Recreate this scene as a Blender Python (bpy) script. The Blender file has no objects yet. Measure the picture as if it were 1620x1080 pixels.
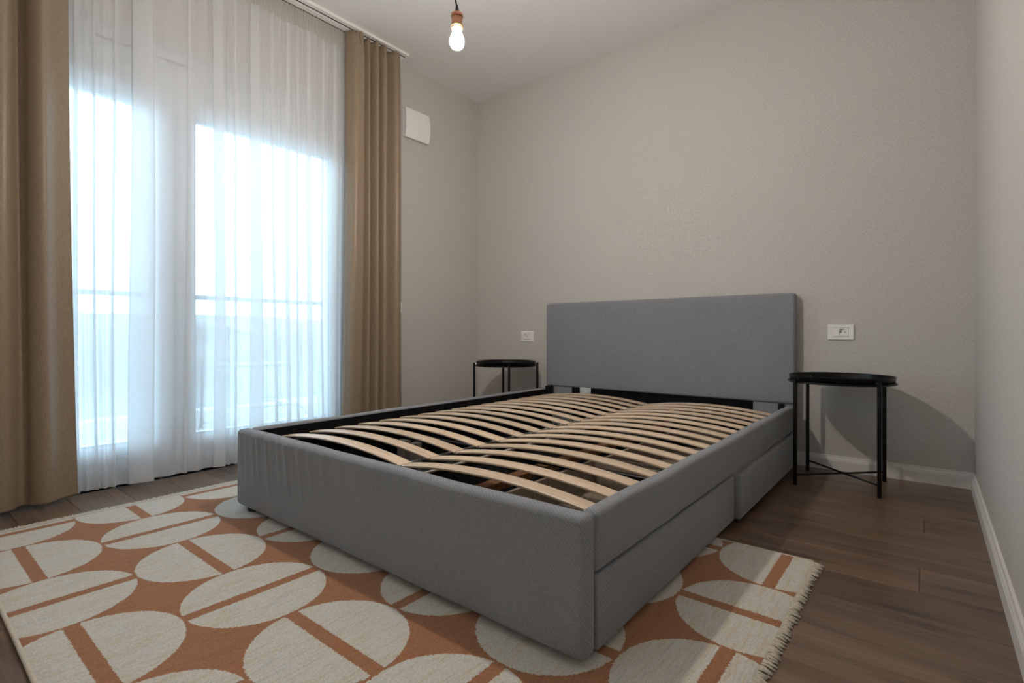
import bpy, bmesh, math, random
from mathutils import Vector, noise
random.seed(7)
PI = math.pi
SC = bpy.context.scene
COL = SC.collection

# ------------------------------------------------------------------ camera
CAM_H = 0.735
YAW = math.radians(38.909)            # the lens looks this far to the left of the bed wall's normal
cd = bpy.data.cameras.new('camera')
cd.sensor_width = 36.0
cd.lens = 815.2178 / 1620 * 36.0
cd.shift_y = -12.0 / 1620
cd.clip_start = 0.02
cd.clip_end = 2000
cam = bpy.data.objects.new('camera', cd)
COL.objects.link(cam)
cam.location = (0, 0, CAM_H)
cam.rotation_euler = (PI / 2, 0, YAW)
SC.camera = cam

# ------------------------------------------------------------------ world (bright overcast sky) and exposure
SKY_STRENGTH = 9.5
BULB_STRENGTH = 1160.0
w = bpy.data.worlds.new('overcast_sky')
SC.world = w
w.use_nodes = True
bg = w.node_tree.nodes['Background']
bg.inputs['Color'].default_value = (0.55, 0.775, 1.0, 1)
bg.inputs['Strength'].default_value = SKY_STRENGTH
SC.view_settings.view_transform = 'Standard'
SC.view_settings.look = 'None'
SC.view_settings.gamma = 1.0
SC.view_settings.use_curve_mapping = False
SC.view_settings.exposure = 0.0
try:
    SC.cycles.max_bounces = 10
    SC.cycles.diffuse_bounces = 6
    SC.cycles.transparent_max_bounces = 24
    SC.cycles.use_denoising = True
except Exception:
    pass
# portal that only steers the sky sampling through the glazed opening (emits nothing itself)
ld = bpy.data.lights.new('window_portal', 'AREA')
ld.shape = 'RECTANGLE'; ld.size = 2.2; ld.size_y = 2.1
ld.cycles.is_portal = True
lo = bpy.data.objects.new('window_portal', ld)
COL.objects.link(lo)
lo.location = (-3.30, 0.98, 1.12)
lo.rotation_euler = (PI / 2, 0, -PI / 2)

# ------------------------------------------------------------------ room dimensions (metres)
XL, XR = -3.014, 0.172
YB, YF = 3.271, -0.45
ZC = 2.722
OY0, OY1, OZ1 = -0.05, 2.03, 2.215      # balcony door opening in the left wall

# ------------------------------------------------------------------ node helpers
class NT:
    def __init__(self, name):
        self.m = bpy.data.materials.new(name)
        self.m.use_nodes = True
        self.t = self.m.node_tree
        self.b = self.t.nodes['Principled BSDF']
        self.out = self.t.nodes['Material Output']
    def n(self, kind, **kw):
        x = self.t.nodes.new(kind)
        for k, v in kw.items():
            setattr(x, k, v)
        return x
    def l(self, a, b):
        self.t.links.new(a, b)
    def put(self, sock, v):
        if v is None:
            return
        if hasattr(v, 'is_output') or isinstance(v, bpy.types.NodeSocket):
            self.l(v, sock)
        else:
            sock.default_value = v
    def math(self, op, a, b=None, c=None):
        x = self.n('ShaderNodeMath', operation=op)
        self.put(x.inputs[0], a); self.put(x.inputs[1], b)
        if c is not None:
            self.put(x.inputs[2], c)
        return x.outputs[0]
    def coord(self, which='Object', scale=(1, 1, 1), loc=(0, 0, 0), rot=(0, 0, 0)):
        c = self.n('ShaderNodeTexCoord')
        mp = self.n('ShaderNodeMapping')
        mp.inputs['Scale'].default_value = scale
        mp.inputs['Location'].default_value = loc
        mp.inputs['Rotation'].default_value = rot
        self.l(c.outputs[which], mp.inputs['Vector'])
        return mp.outputs[0]
    def noise(self, vec, scale, detail=4, rough=0.55, dist=0.0):
        x = self.n('ShaderNodeTexNoise')
        self.l(vec, x.inputs['Vector'])
        x.inputs['Scale'].default_value = scale
        x.inputs['Detail'].default_value = detail
        x.inputs['Roughness'].default_value = rough
        x.inputs['Distortion'].default_value = dist
        return x.outputs['Fac']
    def ramp(self, fac, stops):
        x = self.n('ShaderNodeValToRGB')
        e = x.color_ramp.elements
        while len(e) < len(stops):
            e.new(0.5)
        for i, (p, c) in enumerate(stops):
            e[i].position = p
            e[i].color = (c[0], c[1], c[2], 1)
        self.l(fac, x.inputs[0])
        return x.outputs[0]
    def mix(self, fac, a, b, blend='MIX'):
        x = self.n('ShaderNodeMix', data_type='RGBA', blend_type=blend)
        self.put(x.inputs[0], fac)
        for s, v in ((x.inputs[6], a), (x.inputs[7], b)):
            if isinstance(v, tuple):
                s.default_value = (v[0], v[1], v[2], 1)
            else:
                self.put(s, v)
        return x.outputs[2]
    def bump(self, height, strength, dist=0.002, normal=None):
        x = self.n('ShaderNodeBump')
        x.inputs['Strength'].default_value = strength
        x.inputs['Distance'].default_value = dist
        self.l(height, x.inputs['Height'])
        if normal is not None:
            self.l(normal, x.inputs['Normal'])
        return x.outputs[0]
    def set(self, **kw):
        for k, v in kw.items():
            s = self.b.inputs[k.replace('_', ' ')]
            if isinstance(v, tuple):
                v = (v[0], v[1], v[2], 1) if len(s.default_value) == 4 else v
                s.default_value = v
            else:
                self.put(s, v)
        return self

MAT = {}
def plain(name, col, rough=0.5, spec=0.5, metal=0.0, var=0.06, vscale=18.0):
    t = NT(name)
    v = t.coord()
    f = t.noise(v, vscale, 3)
    c = t.ramp(f, [(0.3, tuple(x * (1 - var) for x in col)), (0.7, tuple(min(1, x * (1 + var)) for x in col))])
    t.set(Base_Color=c, Roughness=rough, Specular_IOR_Level=spec, Metallic=metal)
    MAT[name] = t.m
    return t.m

def wallpaper():
    t = NT('wallpaper')
    a = t.noise(t.coord(scale=(1, 1, 7)), 75, 3)
    b = t.noise(t.coord(scale=(7, 7, 1)), 75, 3)
    s = t.math('MULTIPLY', t.math('ADD', a, b), 0.5)
    big = t.noise(t.coord(), 2.2, 2)
    c = t.ramp(s, [(0.38, (0.46, 0.440, 0.413)), (0.62, (0.66, 0.637, 0.603))])
    c = t.mix(0.12, c, t.ramp(big, [(0.3, (0.54, 0.525, 0.50)), (0.7, (0.64, 0.625, 0.60))]))
    t.set(Base_Color=c, Roughness=0.75, Specular_IOR_Level=0.25)
    t.l(t.bump(s, 0.6, 0.0015), t.b.inputs['Normal'])
    MAT['wallpaper'] = t.m
wallpaper()

def ceiling_mat():
    t = NT('ceiling_paint')
    f = t.noise(t.coord(), 120, 3)
    t.set(Base_Color=t.ramp(f, [(0.3, (0.76, 0.755, 0.74)), (0.7, (0.82, 0.815, 0.80))]), Roughness=0.9, Specular_IOR_Level=0.2)
    t.l(t.bump(f, 0.1, 0.002), t.b.inputs['Normal'])
    MAT['ceiling'] = t.m
ceiling_mat()

def fabric(name, col, ribs=330.0):
    t = NT(name)
    # woven ribs: two crossed bands plus thread noise
    v = t.coord()
    w1 = t.n('ShaderNodeTexWave', wave_type='BANDS', bands_direction='DIAGONAL')
    t.l(t.coord(scale=(1, 1, 1)), w1.inputs['Vector'])
    w1.inputs['Scale'].default_value = ribs / 6.2831
    w1.inputs['Distortion'].default_value = 0.6
    w1.inputs['Detail'].default_value = 1
    thr = t.noise(v, 520, 2)
    ver = t.noise(t.coord(scale=(1, 1, 0.12)), 420, 2)
    hor = t.noise(t.coord(scale=(0.12, 0.12, 1)), 420, 2)
    m = t.math('ADD', t.math('MULTIPLY', ver, 0.5), t.math('MULTIPLY', hor, 0.5))
    h = t.math('ADD', t.math('MULTIPLY', w1.outputs['Fac'], 0.22), t.math('ADD', t.math('MULTIPLY', thr, 0.3), m))
    lo = tuple(x * 0.72 for x in col); hi = tuple(x * 1.22 for x in col)
    c = t.ramp(h, [(0.48, lo), (0.92, hi)])
    big = t.noise(v, 6, 3)
    c = t.mix(0.25, c, t.ramp(big, [(0.3, tuple(x * 0.9 for x in col)), (0.7, tuple(x * 1.08 for x in col))]))
    t.set(Base_Color=c, Roughness=0.9, Specular_IOR_Level=0.15, Sheen_Weight=0.15, Sheen_Roughness=0.5)
    t.l(t.bump(h, 0.5, 0.0012), t.b.inputs['Normal'])
    MAT[name] = t.m
fabric('grey_fabric', (0.24, 0.25, 0.268))

def drape_mat():
    t = NT('drape_satin')
    f = t.noise(t.coord(scale=(1, 1, 0.15)), 300, 3)
    c = t.ramp(f, [(0.3, (0.225, 0.168, 0.112)), (0.7, (0.305, 0.232, 0.158))])
    t.set(Base_Color=c, Roughness=0.42, Specular_IOR_Level=0.45, Sheen_Weight=0.2, Sheen_Roughness=0.3)
    fine = t.noise(t.coord(), 700, 2)
    t.l(t.bump(fine, 0.18, 0.0008), t.b.inputs['Normal'])
    MAT['drape'] = t.m
drape_mat()

def sheer_mat(name, clear, col):
    t = NT(name)
    nt = t.t
    nt.nodes.remove(t.b)
    f = t.noise(t.coord(scale=(1, 1, 0.2)), 900, 2)
    g = t.noise(t.coord(scale=(0.2, 0.2, 1)), 900, 2)
    thread = t.math('MULTIPLY', t.math('ADD', f, g), 0.5)
    tr = t.n('ShaderNodeBsdfTransparent'); tr.inputs[0].default_value = (1, 1, 1, 1)
    tl = t.n('ShaderNodeBsdfTranslucent'); tl.inputs[0].default_value = (col[0], col[1], col[2], 1)
    df = t.n('ShaderNodeBsdfDiffuse'); df.inputs[0].default_value = (col[0], col[1], col[2], 1)
    a = t.n('ShaderNodeMixShader'); a.inputs[0].default_value = 0.36
    t.l(tl.outputs[0], a.inputs[1]); t.l(df.outputs[0], a.inputs[2])
    b = t.n('ShaderNodeMixShader')
    fac = t.math('ADD', clear - 0.12, t.math('MULTIPLY', thread, 0.24))
    t.l(fac, b.inputs[0])
    t.l(a.outputs[0], b.inputs[1]); t.l(tr.outputs[0], b.inputs[2])
    t.l(b.outputs[0], t.out.inputs['Surface'])
    MAT[name] = t.m
sheer_mat('sheer', 0.25, (0.91, 0.92, 0.93))
sheer_mat('sheer_tape', 0.10, (0.80, 0.78, 0.74))

def glass_mat():
    t = NT('window_glass')
    t.t.nodes.remove(t.b)
    tr = t.n('ShaderNodeBsdfTransparent'); tr.inputs[0].default_value = (0.95, 0.975, 0.97, 1)
    gl = t.n('ShaderNodeBsdfGlossy'); gl.inputs['Roughness'].default_value = 0.02
    fr = t.n('ShaderNodeFresnel'); fr.inputs[0].default_value = 1.45
    mx = t.n('ShaderNodeMixShader')
    t.l(fr.outputs[0], mx.inputs[0]); t.l(tr.outputs[0], mx.inputs[1]); t.l(gl.outputs[0], mx.inputs[2])
    t.l(mx.outputs[0], t.out.inputs['Surface'])
    MAT['glass'] = t.m
glass_mat()

def slat_wood():
    t = NT('birch_slat')
    info = t.n('ShaderNodeObjectInfo')
    mp = t.n('ShaderNodeVectorMath', operation='ADD')
    t.l(t.coord(scale=(2.2, 26, 26)), mp.inputs[0])
    cx = t.n('ShaderNodeCombineXYZ')
    t.l(t.math('MULTIPLY', info.outputs['Random'], 37.0), cx.inputs[0])
    t.l(cx.outputs[0], mp.inputs[1])
    f = t.noise(mp.outputs[0], 3.0, 5, 0.6, 0.4)
    c = t.ramp(f, [(0.28, (0.58, 0.42, 0.285)), (0.55, (0.72, 0.55, 0.395)), (0.75, (0.80, 0.65, 0.49))])
    br = t.math('ADD', 0.9, t.math('MULTIPLY', info.outputs['Random'], 0.2))
    hs = t.n('ShaderNodeHueSaturation')
    t.l(c, hs.inputs['Color']); t.l(br, hs.inputs['Value'])
    t.set(Base_Color=hs.outputs[0], Roughness=0.42, Specular_IOR_Level=0.45)
    t.l(t.bump(f, 0.12, 0.001), t.b.inputs['Normal'])
    MAT['birch'] = t.m
slat_wood()

def floor_wood():
    t = NT('walnut_laminate')
    info = t.n('ShaderNodeObjectInfo')
    off = t.n('ShaderNodeCombineXYZ')
    t.l(t.math('MULTIPLY', info.outputs['Random'], 91.0), off.inputs[0])
    t.l(t.math('MULTIPLY', info.outputs['Random'], 53.0), off.inputs[1])
    def shifted(scale):
        a = t.n('ShaderNodeVectorMath', operation='ADD')
        t.l(t.coord(scale=scale), a.inputs[0]); t.l(off.outputs[0], a.inputs[1])
        return a.outputs[0]
    grain = t.noise(shifted((0.9, 26, 1)), 3.2, 8, 0.65, 0.9)
    broad = t.noise(shifted((0.55, 5.0, 1)), 1.9, 4, 0.55, 1.2)
    fine = t.noise(shifted((4, 160, 1)), 3.0, 3, 0.5)
    c = t.ramp(grain, [(0.32, (0.050, 0.027, 0.015)), (0.46, (0.150, 0.088, 0.050)), (0.60, (0.225, 0.138, 0.082)), (0.78, (0.29, 0.19, 0.122))])
    c2 = t.ramp(broad, [(0.36, (0.075, 0.041, 0.023)), (0.62, (0.25, 0.158, 0.098))])
    c = t.mix(0.52, c, c2)
    c = t.mix(t.math('MULTIPLY', fine, 0.35), c, (0.07, 0.043, 0.027))
    # knots: sparse dark elongated spots
    kn = t.n('ShaderNodeTexVoronoi', feature='F1', voronoi_dimensions='2D')
    t.l(shifted((1.1, 5.2, 1)), kn.inputs['Vector'])
    kn.inputs['Scale'].default_value = 1.15
    kd = t.math('ADD', kn.outputs['Distance'], t.math('MULTIPLY', t.math('SUBTRACT', grain, 0.5), 0.22))
    k = t.ramp(kd, [(0.03, (1, 1, 1)), (0.15, (0, 0, 0))])
    c = t.mix(t.math('MULTIPLY', k, 0.75), c, (0.028, 0.017, 0.012))
    br = t.math('ADD', 0.86, t.math('MULTIPLY', info.outputs['Random'], 0.3))
    hs = t.n('ShaderNodeHueSaturation')
    t.l(c, hs.inputs['Color']); t.l(br, hs.inputs['Value'])
    t.set(Base_Color=hs.outputs[0], Roughness=t.math('ADD', 0.26, t.math('MULTIPLY', fine, 0.2)), Specular_IOR_Level=0.5, Coat_Weight=0.35, Coat_Roughness=0.22)
    t.l(t.bump(t.math('ADD', grain, fine), 0.12, 0.0015), t.b.inputs['Normal'])
    MAT['floor'] = t.m
floor_wood()

RUG_P = 0.3725        # pitch of the woven circles
def rug_mat():
    t = NT('rug_weave')
    tc = t.n('ShaderNodeTexCoord')
    # fuzzy pile edge: jitter the pattern coordinates by a few millimetres
    jn = t.n('ShaderNodeTexNoise'); jn.inputs['Scale'].default_value = 170; jn.inputs['Detail'].default_value = 2
    t.l(tc.outputs['Object'], jn.inputs['Vector'])
    js = t.n('ShaderNodeVectorMath', operation='SUBTRACT'); t.l(jn.outputs['Color'], js.inputs[0]); js.inputs[1].default_value = (0.5, 0.5, 0.5)
    jm = t.n('ShaderNodeVectorMath', operation='SCALE'); t.l(js.outputs[0], jm.inputs[0]); jm.inputs['Scale'].default_value = 0.012
    ja = t.n('ShaderNodeVectorMath', operation='ADD'); t.l(tc.outputs['Object'], ja.inputs[0]); t.l(jm.outputs[0], ja.inputs[1])
    sp = t.n('ShaderNodeSeparateXYZ'); t.l(ja.outputs[0], sp.inputs[0])
    raw = t.n('ShaderNodeSeparateXYZ'); t.l(tc.outputs['Object'], raw.inputs[0])
    u = t.math('DIVIDE', sp.outputs[0], RUG_P); v = t.math('DIVIDE', sp.outputs[1], RUG_P)
    i = t.math('ROUND', u); j = t.math('ROUND', v)
    fx = t.math('MULTIPLY', t.math('SUBTRACT', u, i), RUG_P)
    fy = t.math('MULTIPLY', t.math('SUBTRACT', v, j), RUG_P)
    d = t.math('SQRT', t.math('ADD', t.math('MULTIPLY', fx, fx), t.math('MULTIPLY', fy, fy)))
    par = t.math('FLOORED_MODULO', t.math('ADD', i, j), 2.0)
    par = t.math('GREATER_THAN', par, 0.5)                     # 1: the slot runs along y
    s = t.math('ADD', t.math('MULTIPLY', par, t.math('ABSOLUTE', fx)), t.math('MULTIPLY', t.math('SUBTRACT', 1.0, par), t.math('ABSOLUTE', fy)))
    disc = t.math('LESS_THAN', d, 0.1835)
    slot = t.math('GREATER_THAN', s, 0.0175)
    cream_f = t.math('MULTIPLY', disc, slot)
    # plain cream bands at the two ends
    end = t.math('ADD', t.math('LESS_THAN', raw.outputs[0], -0.400), t.math('GREATER_THAN', raw.outputs[0], 1.953))
    cream_f = t.math('MINIMUM', t.math('ADD', cream_f, end), 1.0)
    line = t.math('MULTIPLY', t.math('LESS_THAN', raw.outputs[0], -0.413), t.math('GREATER_THAN', raw.outputs[0], -0.422))
    # heathered yarn: streaks along y plus speckle
    st = t.n('ShaderNodeMapping'); st.inputs['Scale'].default_value = (26, 2.2, 1); t.l(tc.outputs['Object'], st.inputs['Vector'])
    streak = t.noise(st.outputs[0], 3.0, 5, 0.7)
    speck = t.noise(tc.outputs['Object'], 210, 3, 0.75)
    patch = t.noise(tc.outputs['Object'], 3.5, 2)
    cream = t.ramp(streak, [(0.33, (0.50, 0.48, 0.43)), (0.48, (0.66, 0.64, 0.59)), (0.60, (0.58, 0.49, 0.33)), (0.70, (0.66, 0.65, 0.61))])
    cream = t.mix(t.math('MULTIPLY', speck, 0.55), cream, t.ramp(speck, [(0.40, (0.26, 0.245, 0.21)), (0.58, (0.76, 0.745, 0.70))]))
    org = t.ramp(streak, [(0.3, (0.25, 0.088, 0.030)), (0.52, (0.38, 0.148, 0.052)), (0.72, (0.33, 0.15, 0.07))])
    org = t.mix(t.math('MULTIPLY', speck, 0.6), org, t.ramp(speck, [(0.40, (0.13, 0.045, 0.018)), (0.60, (0.52, 0.25, 0.10))]))
    org = t.mix(t.math('MULTIPLY', patch, 0.25), org, (0.30, 0.17, 0.12))
    c = t.mix(cream_f, org, cream)
    c = t.mix(t.math('MULTIPLY', line, 0.75), c, (0.30, 0.21, 0.13))
    t.set(Base_Color=c, Roughness=0.95, Specular_IOR_Level=0.1, Sheen_Weight=0.2, Sheen_Roughness=0.6)
    hh = t.math('ADD', t.math('MULTIPLY', speck, 0.8), t.math('MULTIPLY', cream_f, 0.5))
    t.l(t.bump(hh, 0.6, 0.004), t.b.inputs['Normal'])
    MAT['rug'] = t.m
rug_mat()

plain('rug_cream', (0.60, 0.55, 0.46), 0.95, 0.1, var=0.2, vscale=240)
plain('white_wall', (0.84, 0.835, 0.82), 0.6, 0.3, var=0.02)
plain('white_paint', (0.74, 0.73, 0.71), 0.45, 0.4, var=0.02)
plain('white_plastic', (0.86, 0.85, 0.83), 0.38, 0.5, var=0.02)
plain('pvc_white', (0.74, 0.77, 0.80), 0.35, 0.5, var=0.02)
plain('gasket', (0.06, 0.06, 0.065), 0.6, 0.3)
plain('black_metal', (0.0035, 0.0035, 0.004), 0.32, 0.28, var=0.1)
plain('black_plastic', (0.01, 0.01, 0.011), 0.5, 0.4, var=0.1)
plain('black_liner', (0.008, 0.008, 0.009), 0.95, 0.1, var=0.2)
plain('strap_pale', (0.42, 0.38, 0.33), 0.7, 0.3, var=0.1)
plain('fibreboard', (0.30, 0.245, 0.19), 0.7, 0.3, var=0.12, vscale=60)
plain('pine_batten', (0.22, 0.10, 0.045), 0.6, 0.3, var=0.2, vscale=40)
plain('copper', (0.62, 0.30, 0.19), 0.28, 0.5, metal=1.0)
plain('brass', (0.75, 0.56, 0.28), 0.25, 0.5, metal=1.0)
plain('steel', (0.55, 0.55, 0.56), 0.35, 0.5, metal=1.0)
plain('rail_grey', (0.03, 0.034, 0.04), 0.6, 0.3)
plain('dark_hole', (0.012, 0.012, 0.012), 0.8, 0.2)
plain('care_paper', (0.62, 0.64, 0.66), 0.8, 0.2, var=0.12, vscale=140)
plain('concrete_light', (0.62, 0.62, 0.60), 0.8, 0.2, var=0.08)
plain('balcony_tile', (0.50, 0.49, 0.46), 0.6, 0.3, var=0.1)
plain('iron_dark', (0.06, 0.065, 0.07), 0.5, 0.4)
plain('house_wall', (0.22, 0.21, 0.20), 0.9, 0.1)
plain('house_roof', (0.10, 0.075, 0.07), 0.9, 0.1, var=0.15)
plain('house_window', (0.10, 0.12, 0.14), 0.3, 0.5)
plain('field_green', (0.13, 0.14, 0.12), 0.95, 0.1, var=0.35, vscale=0.02)

def bulb_mat():
    t = NT('lit_bulb')
    t.set(Base_Color=(1, 1, 1), Emission_Color=(1.0, 0.915, 0.83), Emission_Strength=BULB_STRENGTH, Roughness=0.3)
    MAT['bulb'] = t.m
bulb_mat()

# ------------------------------------------------------------------ mesh helpers
def wloc(o):
    v = Vector((0, 0, 0))
    while o is not None:
        v += o.location
        o = o.parent
    return v

def thing(name, label, cat, loc, group=None):
    o = bpy.data.objects.new(name, None)
    COL.objects.link(o)
    o.empty_display_size = 0.1
    o.location = loc
    if label:
        o['label'] = label
    if cat:
        o['category'] = cat
    if group:
        o['group'] = group
    return o

def struct_root(name, loc, label=None):
    o = bpy.data.objects.new(name, None)
    COL.objects.link(o)
    o.location = loc
    o['kind'] = 'structure'
    if label:
        o['label'] = label
    return o

def tag(o, label=None, cat=None, group=None, kind=None):
    for k, v in (('label', label), ('category', cat), ('group', group), ('kind', kind)):
        if v:
            o[k] = v
    return o

def link(name, bm, mat, parent=None, smooth=False, origin=None, angle=None):
    """bm holds world coordinates; the object's origin is put at `origin` (world)."""
    pw = wloc(parent) if parent else Vector((0, 0, 0))
    og = Vector(origin) if origin is not None else pw
    for v in bm.verts:
        v.co -= og
    me = bpy.data.meshes.new(name)
    bmesh.ops.recalc_face_normals(bm, faces=bm.faces)
    bm.to_mesh(me)
    bm.free()
    if smooth:
        for p in me.polygons:
            p.use_smooth = True
        if angle is not None:
            try:
                me.set_sharp_from_angle(angle=math.radians(angle))
            except Exception:
                pass
    me.materials.append(MAT[mat])
    o = bpy.data.objects.new(name, me)
    COL.objects.link(o)
    o.parent = parent
    o.location = og - pw
    return o

def copy_part(o, parent, loc=None):
    c = o.copy()
    COL.objects.link(c)
    c.parent = parent
    if loc is not None:
        c.location = loc
    return c

def copy_tree(o, parent=None, delta=Vector((0, 0, 0))):
    c = o.copy()
    COL.objects.link(c)
    c.parent = parent
    c.location = o.location + delta
    for ch in [x for x in bpy.data.objects if x.parent == o]:
        copy_tree(ch, c)
    return c

def box(x0, x1, y0, y1, z0, z1, bev=0.0, seg=2, bm=None):
    tmp = bmesh.new()
    bmesh.ops.create_cube(tmp, size=1.0)
    for v in tmp.verts:
        v.co.x = x0 + (v.co.x + 0.5) * (x1 - x0)
        v.co.y = y0 + (v.co.y + 0.5) * (y1 - y0)
        v.co.z = z0 + (v.co.z + 0.5) * (z1 - z0)
    if bev > 0:
        bmesh.ops.bevel(tmp, geom=list(tmp.edges), offset=bev, segments=seg, profile=0.5, affect='EDGES')
    if bm is None:
        return tmp
    me = bpy.data.meshes.new('tmp')
    tmp.to_mesh(me)
    tmp.free()
    bm.from_mesh(me)
    bpy.data.meshes.remove(me)
    return bm

def slice_bm(bm, axis, a, b, n):
    no = Vector((0, 0, 0)); no[axis] = 1
    for k in range(1, n):
        co = Vector((0, 0, 0)); co[axis] = a + (b - a) * k / n
        bmesh.ops.bisect_plane(bm, geom=bm.verts[:] + bm.edges[:] + bm.faces[:], plane_co=co, plane_no=no, dist=1e-6)
    return bm

def tube(path, r, bm=None, seg=8, closed=False, caps=True):
    bm = bm or bmesh.new()
    pts = [Vector(p) for p in path]
    n = len(pts)
    rr = r if isinstance(r, (list, tuple)) else [r] * n
    rings = []
    up = None
    for k in range(n):
        if closed:
            d = pts[(k + 1) % n] - pts[k - 1]
        else:
            d = pts[min(k + 1, n - 1)] - pts[max(k - 1, 0)]
        d.normalize()
        if up is None:
            up = Vector((0, 0, 1)) if abs(d.z) < 0.9 else Vector((1, 0, 0))
        a = d.cross(up)
        if a.length < 1e-6:
            a = d.cross(Vector((0, 1, 0)))
        a.normalize()
        b = a.cross(d); b.normalize()
        up = b
        rings.append([bm.verts.new(pts[k] + a * rr[k] * math.cos(2 * PI * s / seg) + b * rr[k] * math.sin(2 * PI * s / seg)) for s in range(seg)])
    for k in range(n if closed else n - 1):
        A, B = rings[k], rings[(k + 1) % n]
        for s in range(seg):
            bm.faces.new((A[s], A[(s + 1) % seg], B[(s + 1) % seg], B[s]))
    if caps and not closed:
        bm.faces.new(rings[0][::-1]); bm.faces.new(rings[-1])
    return bm

def lathe(cx, cy, prof, seg=32, bm=None, ribs=None):
    """prof: list of (radius, z). ribs=(count, depth, z0, z1)."""
    bm = bm or bmesh.new()
    rings = []
    for (r, z) in prof:
        if r < 1e-6:
            rings.append([bm.verts.new((cx, cy, z))])
        else:
            ring = []
            for s in range(seg):
                a = 2 * PI * s / seg
                q = r
                if ribs and ribs[2] <= z <= ribs[3]:
                    q = r - ribs[1] * (0.5 + 0.5 * math.cos(ribs[0] * a))
                ring.append(bm.verts.new((cx + q * math.cos(a), cy + q * math.sin(a), z)))
            rings.append(ring)
    for A, B in zip(rings, rings[1:]):
        if len(A) == 1 and len(B) == 1:
            continue
        if len(A) == 1:
            for s in range(seg):
                bm.faces.new((A[0], B[s], B[(s + 1) % seg]))
        elif len(B) == 1:
            for s in range(seg):
                bm.faces.new((A[s], B[0], A[(s + 1) % seg]))
        else:
            for s in range(seg):
                bm.faces.new((A[s], B[s], B[(s + 1) % seg], A[(s + 1) % seg]))
    return bm

def extrude_profile(prof, axis, a, b):
    """prof: closed list of (p, z); axis 'x' or 'y' is the run direction from a to b."""
    bm = bmesh.new()
    ends = []
    for t in (a, b):
        ends.append([bm.verts.new((t, p, z) if axis == 'x' else (p, t, z)) for p, z in prof])
    n = len(prof)
    for k in range(n):
        bm.faces.new((ends[0][k], ends[0][(k + 1) % n], ends[1][(k + 1) % n], ends[1][k]))
    bm.faces.new(ends[0][::-1]); bm.faces.new(ends[1])
    return bm

def catmull(pts, per):
    out = []
    n = len(pts)
    for k in range(n - 1):
        p0 = pts[max(k - 1, 0)]; p1 = pts[k]; p2 = pts[k + 1]; p3 = pts[min(k + 2, n - 1)]
        for s in range(per):
            t = s / per
            out.append(tuple(0.5 * (2 * p1[c] + (p2[c] - p0[c]) * t + (2 * p0[c] - 5 * p1[c] + 4 * p2[c] - p3[c]) * t * t
                                    + (3 * p1[c] - p0[c] - 3 * p2[c] + p3[c]) * t ** 3) for c in range(len(p1))))
    out.append(tuple(pts[-1]))
    return out

def cloth_bm(path, zs, fn):
    """path: list of (y, xoff); fn(y, xoff, z, k) -> world coordinate."""
    bm = bmesh.new()
    rows = []
    for z in zs:
        rows.append([bm.verts.new(fn(y, xo, z, k)) for k, (y, xo) in enumerate(path)])
    for A, B in zip(rows, rows[1:]):
        for k in range(len(path) - 1):
            bm.faces.new((A[k], A[k + 1], B[k + 1], B[k]))
    return bm

# ================================================================== SETTING
def S(o, label=None):
    o['kind'] = 'structure'
    if label:
        o['label'] = label
    return o

# floor: sub-floor slab plus every laminate plank as a piece of its own
fl = S(link('floor', box(XL - 0.3, XR + 0.15, YF - 0.15, YB + 0.15, -0.12, -0.0075), 'black_liner', origin=(0, 0, 0)))
ROW = 0.19
PL = 1.285
base_y = 2.44
joint_at = {0: -0.012, -1: -0.535, -2: -0.425, 1: -0.82, -3: -0.02, -4: -0.95}
plank_meshes = {}
r0 = math.floor((YF - base_y) / ROW)
r1 = math.ceil((YB - base_y) / ROW)
for r in range(r0, r1):
    y0 = max(YF, base_y + r * ROW); y1 = min(YB, base_y + (r + 1) * ROW)
    if y1 - y0 < 0.004:
        continue
    j = joint_at.get(r, random.uniform(-1.2, 0.1))
    while j > XL - 0.3:
        j -= PL
    cuts = []
    x = j
    while x < XR:
        cuts.append((max(x, XL - 0.20), min(x + PL, XR)))
        x += PL
    for (a, b) in cuts:
        if b - a < 0.02:
            continue
        key = (round(b - a, 4), round(y1 - y0, 4))
        cx, cy = (a + b) / 2, (y0 + y1) / 2
        if key not in plank_meshes:
            bm = box(a + 0.0004, b - 0.0004, y0 + 0.0004, y1 - 0.0004, -0.008, 0.0, 0.0013, 1)
            o = link('plank', bm, 'floor', fl, origin=(cx, cy, 0))
            plank_meshes[key] = o
        else:
            copy_part(plank_meshes[key], fl, Vector((cx, cy, 0)))

S(link('ceiling', box(XL - 0.3, XR + 0.15, YF - 0.15, YB + 0.15, ZC, ZC + 0.12), 'ceiling', origin=(0, 0, ZC)))
S(link('wall_back', box(XL - 0.3, XR + 0.15, YB, YB + 0.15, -0.0075, ZC), 'wallpaper', origin=(0, YB, 0)))
S(link('wall_right', box(XR, XR + 0.15, YF, YB, -0.0075, ZC), 'wallpaper', origin=(XR, 0, 0)))
S(link('wall_front', box(XL - 0.3, XR + 0.15, YF - 0.15, YF, -0.0075, ZC), 'white_wall', origin=(0, YF, 0)))  # unseen wall behind the camera, made white to bounce light into the room
bm = bmesh.new()
box(XL - 0.28, XL, YF, OY0, -0.0075, ZC, bm=bm)
box(XL - 0.28, XL, OY1, YB, -0.0075, ZC, bm=bm)
box(XL - 0.28, XL, OY0, OY1, OZ1, ZC, bm=bm)
S(link('wall_left', bm, 'wallpaper', origin=(XL, 0, 0)))

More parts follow.
